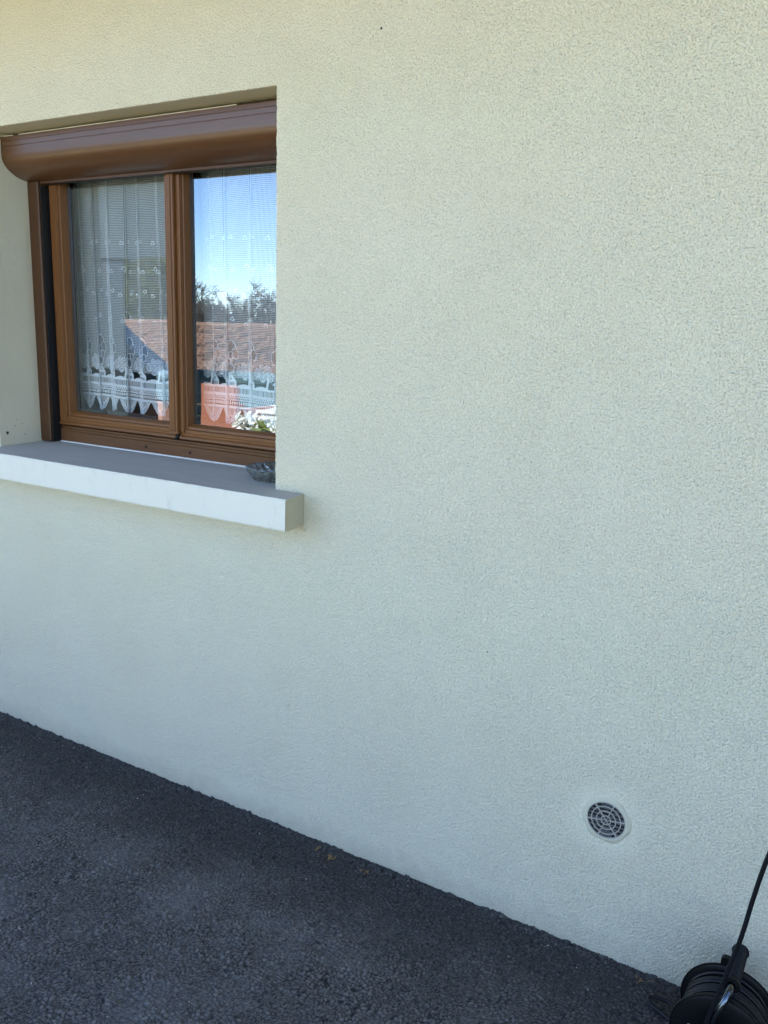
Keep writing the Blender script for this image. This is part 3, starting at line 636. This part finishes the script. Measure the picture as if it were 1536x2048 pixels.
# ------------------------------------------------------------------ cable reel
RX, RZ = -.132, .106
reel = thing('cable_reel', 'black cable reel with ribbed grip standing on the asphalt against the wall', 'cable reel', (RX, -.17, 0))
def flange(y, s_): 
    return MB().lathe([(.0, y), (.030, y), (.034, y - .002 * s_), (.088, y - .002 * s_), (.0955, y + .001 * s_), (.0985, y), (.0985, y + .004), (.094, y + .0045), (.03, y + .004), (0, y + .004)], (RX, 0, RZ), 'y', 56)
flange(-.128, 1).build('flange', M['blk'], reel, 35)
flange(-.232, 1).build('flange', M['blk'], reel, 35)
MB().lathe([(.045, -.228), (.045, -.124)], (RX, 0, RZ), 'y', 32).build('drum', M['blk'], reel, True)
g = MB()
pts = []; rr = .0042
for lay, (rad, k0, kn) in enumerate(((.060, 0, 11), (.0675, 0, 11), (.075, 0, 11), (.0825, 1, 7))):
    for k in range(k0, k0 + kn):
        y = -.221 + k * (.0089 if lay < 3 else .0118) + random.uniform(-.0012, .0012); c = Vector((RX, y, RZ)); pr = rad + random.uniform(-.0016, .0026); tl = random.uniform(-.004, .004)
        pts = [(RX + pr * math.cos(a), y + tl * math.sin(a), RZ + pr * math.sin(a)) for a in np.linspace(0, 2 * math.pi, 41)]
        g.tube(pts, rr, 8, cap=False)
g.build('wound_cable', M['cable'], reel, True)
# tubular stand: feet, uprights, and the bar that carries the grip
tb = MB()
tb.tube([(RX - .085, -.262, .009), (RX + .085, -.262, .009)], .008, 10)
tb.tube([(RX - .085, -.098, .009), (RX + .085, -.098, .009)], .008, 10)
tb.tube([(RX - .020, -.262, .010), (RX - .019, -.262, .10), (RX - .012, -.262, .185), (RX + .003, -.258, .222), (RX + .008, -.245, .238), (RX + .009, -.22, .243)], .0068, 12)
tb.tube([(RX + .010, -.10, .010), (RX + .009, -.10, .20), (RX + .009, -.105, .232), (RX + .009, -.125, .243)], .008, 12)
tb.build('tube_stand', M['steel'], reel, 40)
gr = MB(); prf = [(0, -.118), (.0165, -.118), (.0172, -.1225), (.0150, -.1245)]
yy = -.126
while yy > -.226: prf += [(.0150, yy), (.0128, yy - .0012), (.0128, yy - .0030), (.0150, yy - .0042)]; yy -= .0056
prf += [(.0165, yy), (.0165, yy - .006), (.008, yy - .007)]
gr.lathe([(a, b) for a, b in prf], (RX + .009, 0, .243), 'y', 28).build('grip', M['blk'], reel, 30)
MB().ext([(RX - .026, .192), (RX - .026, .212), (RX - .021, .217), (RX - .008, .217), (RX - .002, .212), (RX - .002, .192)], 'y', -.124, -.112).build('plug_clip', M['blk'], reel)
MB().lathe([(0, -.262), (.012, -.262), (.022, -.256), (.024, -.233)], (RX, 0, RZ), 'y', 24).build('hub', M['blk'], reel, 30)
MB().box((RX - .062, -.2355, .098), (RX - .035, -.2343, .118)).build('sticker', M['white'], reel)
def spline(P, k=10):
    P = [Vector(p) for p in P]; out = []
    for i in range(len(P) - 1):
        p0, p1, p2, p3 = P[max(i - 1, 0)], P[i], P[i + 1], P[min(i + 2, len(P) - 1)]
        for j in range(k):
            t = j / k; out.append(.5 * ((2 * p1) + (p2 - p0) * t + (2 * p0 - 5 * p1 + 4 * p2 - p3) * t * t + (3 * p1 - p0 - 3 * p2 + p3) * t ** 3))
    return out + [P[-1]]
lead = [(-.02, -.27, .92), (-.055, -.27, .72), (-.089, -.27, .564), (-.104, -.27, .468), (-.111, -.27, .41), (-.119, -.27, .356), (-.128, -.27, .309), (-.140, -.27, .247), (-.157, -.272, .163), (-.168, -.278, .09), (-.172, -.272, .035), (-.160, -.235, .0105),
        (-.175, -.17, .0100), (-.205, -.115, .013), (-.250, -.080, .018), (-.285, -.084, .021), (-.299, -.092, .020), (-.292, -.102, .013), (-.262, -.112, .0095), (-.235, -.125, .0095), (-.20, -.155, .0095), (-.16, -.165, .0095)]
MB().tube(spline(lead), .0046, 10).build('loose_cable', M['cable'], reel, True)

# ------------------------------------------------------------------ the garden the panes mirror
MY = 2.326
def at(ratio, slope, y):                            # a point seen in the panes, at distance y in front of the house
    T = -y + MY; return (-ratio * T, y, 1.5022 + slope * T)
# tall boarded screen on posts
y = -4.6; xr = at(1.0, 0, y)[0]; xw = at(1.118, 0, y)[0]; zb = at(0, .100, y)[2]
cp = thing('privacy_screen', 'tall dark boarded screen at the far left of the yard, mirrored in the left pane', 'screen', (xw - 2, -4.6, 0))
for j in range(5): MB().ext([(-13.5, zb + .01 + j * .20), (xr, zb + .0 + j * .20 + (-.012 if j == 0 else 0)), (xr, zb + .199 + j * .20), (-13.5, zb + .209 + j * .20)], 'y', y - .03, y).build('screen_plank', M['fascia'], cp)
for j in range(9): MB().box((-13.5 + j * .645, y - .06, -.02), (-13.5 + j * .645 + .63, y - .031, zb + .02)).build('upright_plank', M['fascia2'], cp)
MB().box((xw - .25, y - .055, -.02), (xw, y - .0305, zb + .015)).build('post', M['fascia2'], cp)
# boundary fence of blue grey boards
fy = -6.3; fn = thing('garden_fence', 'low blue grey board fence mirrored in the panes below the tiled roof', 'fence', (-6, fy, 0))
ztop = at(0, -.072, fy)[2]
b = MB().box((-.06, -.02, 0), (.06, .02, .15)); base = None
for j in range(5):
    z = ztop - .15 - j * .16
    MB().box((-9.6, fy - .02, z), (2.5, fy, z + .15)).build('fence_board', M['fence'], fn)
for x in np.arange(-9.6, 2.6, 2.4): MB().box((x - .04, fy - .10, -.02), (x + .04, fy - .021, ztop - .02)).build('fence_post', M['fence'], fn)
# blue grey shed with a salmon wall
def quadprism(P, y_a, y_b, name, m_, par): MB().ext([(p[0], p[2]) for p in P], 'y', y_a, y_b).build(name, m_, par)
sy = -5.4; shd = thing('garden_shed', 'salmon walled lean-to with a sloping blue grey roof, mirrored in the left pane', 'shed', (at(1.07, 0, sy)[0], sy - 1, 0))
A, B = at(1.16, -.004, sy), at(1.025, -.092, sy); A2, B2 = at(1.16, -.066, sy), at(1.025, -.128, sy)
quadprism([A, B, B2, A2], sy - .36, sy, 'lean_roof', M['render'], shd)
quadprism([(A2[0], 0, A2[2] - .001), (B2[0] - .03, 0, B2[2] - .001), (B2[0] - .03, 0, -.02), (A2[0], 0, -.02)], sy - .33, sy - .03, 'wall', M['salmon'], shd)
# orange garden seat back / cabinet, white table with plants
oy = -4.15; oL, oR = at(.940, -.094, oy), at(.868, -.094, oy)
oc = thing('garden_armchair', 'high backed orange garden chair mirrored low in the right pane', 'chair', ((oL[0] + oR[0]) / 2, oy - .3, 0))
for nm, a, b_ in (('backrest', (oL[0], oy - .06, .40), (oR[0], oy, oL[2])), ('seat', (oL[0], oy - .62, .36), (oR[0], oy - .061, .46)), ('armrest', (oL[0], oy - .60, .461), (oL[0] + .07, oy - .062, .66)), ('armrest', (oR[0] - .07, oy - .60, .461), (oR[0], oy - .062, .66))):
    MB().box(a, b_).build(nm, M['orange'], oc)
for x in (oL[0] + .03, oR[0] - .03):
    for y in (oy - .58, oy - .03): MB().box((x - .02, y - .02, 0), (x + .02, y + .02, .36)).build('leg', M['white'], oc)
ty = -4.45; tL, tR = at(.862, -.127, ty), at(.73, -.127, ty)
tt_ = thing('garden_table', 'white metal garden table with slatted top mirrored in the right pane', 'table', ((tL[0] + tR[0]) / 2, ty - .4, 0))
for j in range(6): MB().box((tL[0], ty - .12 - j * .13, tL[2] - .03), (tR[0], ty - j * .13 - .01, tL[2])).build('table_slat', M['white'], tt_)
MB().box((tL[0] + .02, ty - .06, tL[2] - .11), (tR[0] - .02, ty - .03, tL[2] - .031)).build('apron', M['white'], tt_)
for x in (tL[0] + .05, tR[0] - .05):
    for y in (ty - .08, ty - .72): MB().box((x - .025, y - .025, 0), (x + .025, y + .025, tL[2] - .031)).build('leg', M['white'], tt_)
def leaves(mb, c, rx, ry, rz, n_, s_, mi=0):
    for i in range(n_):
        v_ = Vector((random.gauss(0, 1), random.gauss(0, 1), random.gauss(0, 1))).normalized() * random.random() ** .4
        p = Vector((c[0] + v_.x * rx, c[1] + v_.y * ry, c[2] + v_.z * rz)); a = Vector((random.gauss(0, 1), random.gauss(0, 1), random.gauss(0, 1))).normalized(); b = a.cross(Vector((random.gauss(0, 1), random.gauss(0, 1), random.gauss(0, 1)))).normalized()
        q = s_ * random.uniform(.6, 1.3); mb.add([p - a * q, p + b * q * .45, p + a * q, p - b * q * .45], [(0, 1, 2, 3)], mi)
for (rt, yy, kind) in ((.845, -3.98, 'w'), (.800, -4.02, 'g'), (.775, -3.99, 'w')):
    P = at(rt, -.17, yy)
    pl = thing('potted_plant', {'w': 'pot of white blossom left of the green plant', 'g': 'pot with broad green leaves between the white flowers'}[kind] if rt > .79 else 'pot of white blossom nearest the wall edge in the right pane', 'plant', (P[0], yy, 0))
    MB().lathe([(0, 0), (.10, 0), (.14, .26), (.15, .27), (.13, .27), (.12, .22), (0, .22)], (P[0], yy, 0), 'z', 20).build('pot', M['pot'], pl, 30)
    MB().tube([(P[0], yy, .2), (P[0] + .02, yy, .42), (P[0], yy, .56)], .012, 6).build('stem', M['bark'], pl)
    q = MB()
    if kind == 'g': leaves(q, (P[0], yy, .50), .22, .2, .12, 46, .10)
    else: leaves(q, (P[0], yy, .56), .15, .15, .13, 420, .026)
    q.build('leaf_mass' if kind == 'g' else 'blossom', M['leaf' if kind == 'g' else 'petal'], pl)
# neighbour's house down the slope: only its tiled roof shows over the fence
ny_ = -15.5; T = -ny_ + MY
nb = thing('neighbour_house', 'neighbouring house below the garden with a weathered clay tile roof', 'house', (-14, -19, -2.2))
eL, eR = -1.125 * (T + 3.5), 3.0; ze = at(0, -.078, ny_)[2]; zr = at(0, -.0055, ny_ - 5.5)[2]
def rp(x, t, h=0): y = ny_ - 5.5 * t; return (x, y, ze + (zr - ze) * t + h)
q = MB(); rows = 15; per = .26
for j in range(rows):
    t0, t1 = j / rows, (j + 1.12) / rows; x = eL - 5.5
    while x < eR:
        a = [rp(x + per * u, t0, .045 + .055 * math.sin(math.pi * u * 2 + .1) + random.uniform(-.008, .008)) for u in (0, .25, .5, .75, 1)]
        b_ = [rp(x + per * u, t1, .0 + .055 * math.sin(math.pi * u * 2 + .1)) for u in (0, .25, .5, .75, 1)]
        q.add(a + b_, [(i, i + 1, i + 6, i + 5) for i in range(4)], 1 if random.random() < .3 else 0); x += per
tl = q.build('roof_tiles', [M['tile'], M['tile_dark']], nb, kind='stuff')
MB().ext([(ny_, ze - .12), (ny_ - 5.5, zr - .12), (ny_ - 5.5, zr - .02), (ny_, ze - .02)], 'x', eL - 5.5, eR).build('roof_deck', M['fascia'], nb)
MB().tube([(x, ny_ - 5.5, zr + .06 + random.uniform(-.01, .01)) for x in np.linspace(eL - 5.5, eR, 60)], .11, 8).build('ridge', M['tile'], nb)
MB().box((eL - 5.2, -20.6, -2.25), (eR - .3, ny_ - .45, ze - .05)).build('wall', M['salmon'], nb)
# trees behind it
def conifer(x, y, zb_, h, rad, label, m_='leaf2', n_=11000):
    t_ = thing('conifer', label, 'tree', (x, y, zb_), 'trees behind the neighbouring house')
    MB().tube([(x, y, zb_), (x, y, zb_ + h * .9)], [.16, .03], 8).build('trunk', M['bark'], t_)
    q = MB()
    for i in range(n_):
        k = random.random() ** .8; rr = rad * (1 - k) ** .55 * random.uniform(.55, 1.05) * (1 + .18 * math.sin(k * 40 + i % 5)); a = random.random() * 6.28
        p = Vector((x + rr * math.cos(a), y + rr * math.sin(a), zb_ + .3 + k * h)); dv_ = Vector((math.cos(a), math.sin(a), random.uniform(-.1, .6))).normalized(); sd_ = dv_.cross(Vector((0, 0, 1))).normalized(); s_ = random.uniform(.10, .24)
        q.add([p - sd_ * s_ * .4, p + dv_ * s_, p + sd_ * s_ * .4, p - dv_ * s_ * .5 + Vector((0, 0, .03))], [(0, 1, 2, 3)])
    q.build('crown', M[m_], t_)
for i, (rt, yy, sl_, rad, lb) in enumerate(((1.12, -23, .12, 1.9, 'leftmost dark conifer mirrored in the left pane'), (1.065, -24, .135, 1.6, 'tall dense conifer in the middle of the left pane reflection'), (1.018, -26, .125, 1.5, 'pale green conifer next to the centre strip in the reflection'), (1.19, -24, .14, 1.9, 'conifer beside the carport wall'))):
    P = at(rt, sl_, yy); conifer(P[0], yy, -2.2, P[2] + 2.4, rad, lb, 'leaf2')
def bare_tree(x, y, zb_, h, label, seed):
    R = random.Random(seed); t_ = thing('bare_tree', label, 'tree', (x, y, zb_), 'trees behind the neighbouring house')
    tr = MB(); cr = MB(); cnt = [0]
    def grow(p, dv_, l, r_, lev):
        cnt[0] += 1; k = 3; P = [p]; dd = dv_.copy()
        for i in range(k): dd = (dd + Vector((R.gauss(0, .16), R.gauss(0, .16), R.gauss(.03, .12)))).normalized(); P.append(P[-1] + dd * l / k)
        (tr if lev < 2 else cr).tube(P, [r_, r_ * .88, r_ * .76, r_ * .62], 6 if lev < 2 else 3, cap=False)
        if lev >= 6: return
        for j in range(R.choice((3, 3, 4)) if lev < 5 else 4):
            q = P[R.choice((1, 2, 3, 3))]; nd = (dd + Vector((R.gauss(0, .75), R.gauss(0, .75), R.gauss(.12, .42)))).normalized(); grow(q, nd, l * R.uniform(.62, .82), max(.013, r_ * .56), lev + 1)
    grow(Vector((x, y, zb_)), Vector((0, 0, 1)), h * .36, .20, 0)
    tr.build('trunk', M['bark'], t_); cr.build('twigs', M['bark'], t_)
for i, (rt, yy, sl_, lb) in enumerate(((.925, -25, .063, 'bare spreading tree at the left of the right pane reflection'), (.865, -24, .068, 'bare twiggy tree in the middle of the right pane reflection'), (.805, -25, .066, 'bare tree beside the wall edge in the right pane reflection'), (.74, -24, .06, 'bare tree hidden in part by the wall corner'), (.90, -28, .064, 'farther bare tree left of the middle one in the reflection'), (.83, -28, .062, 'farther bare tree right of the middle one in the reflection'), (.97, -27, .058, 'bare tree mostly behind the centre strip in the reflection'))):
    P = at(rt, sl_, yy); bare_tree(P[0], yy, -2.2, P[2] + 2.2, lb, 11 + i)
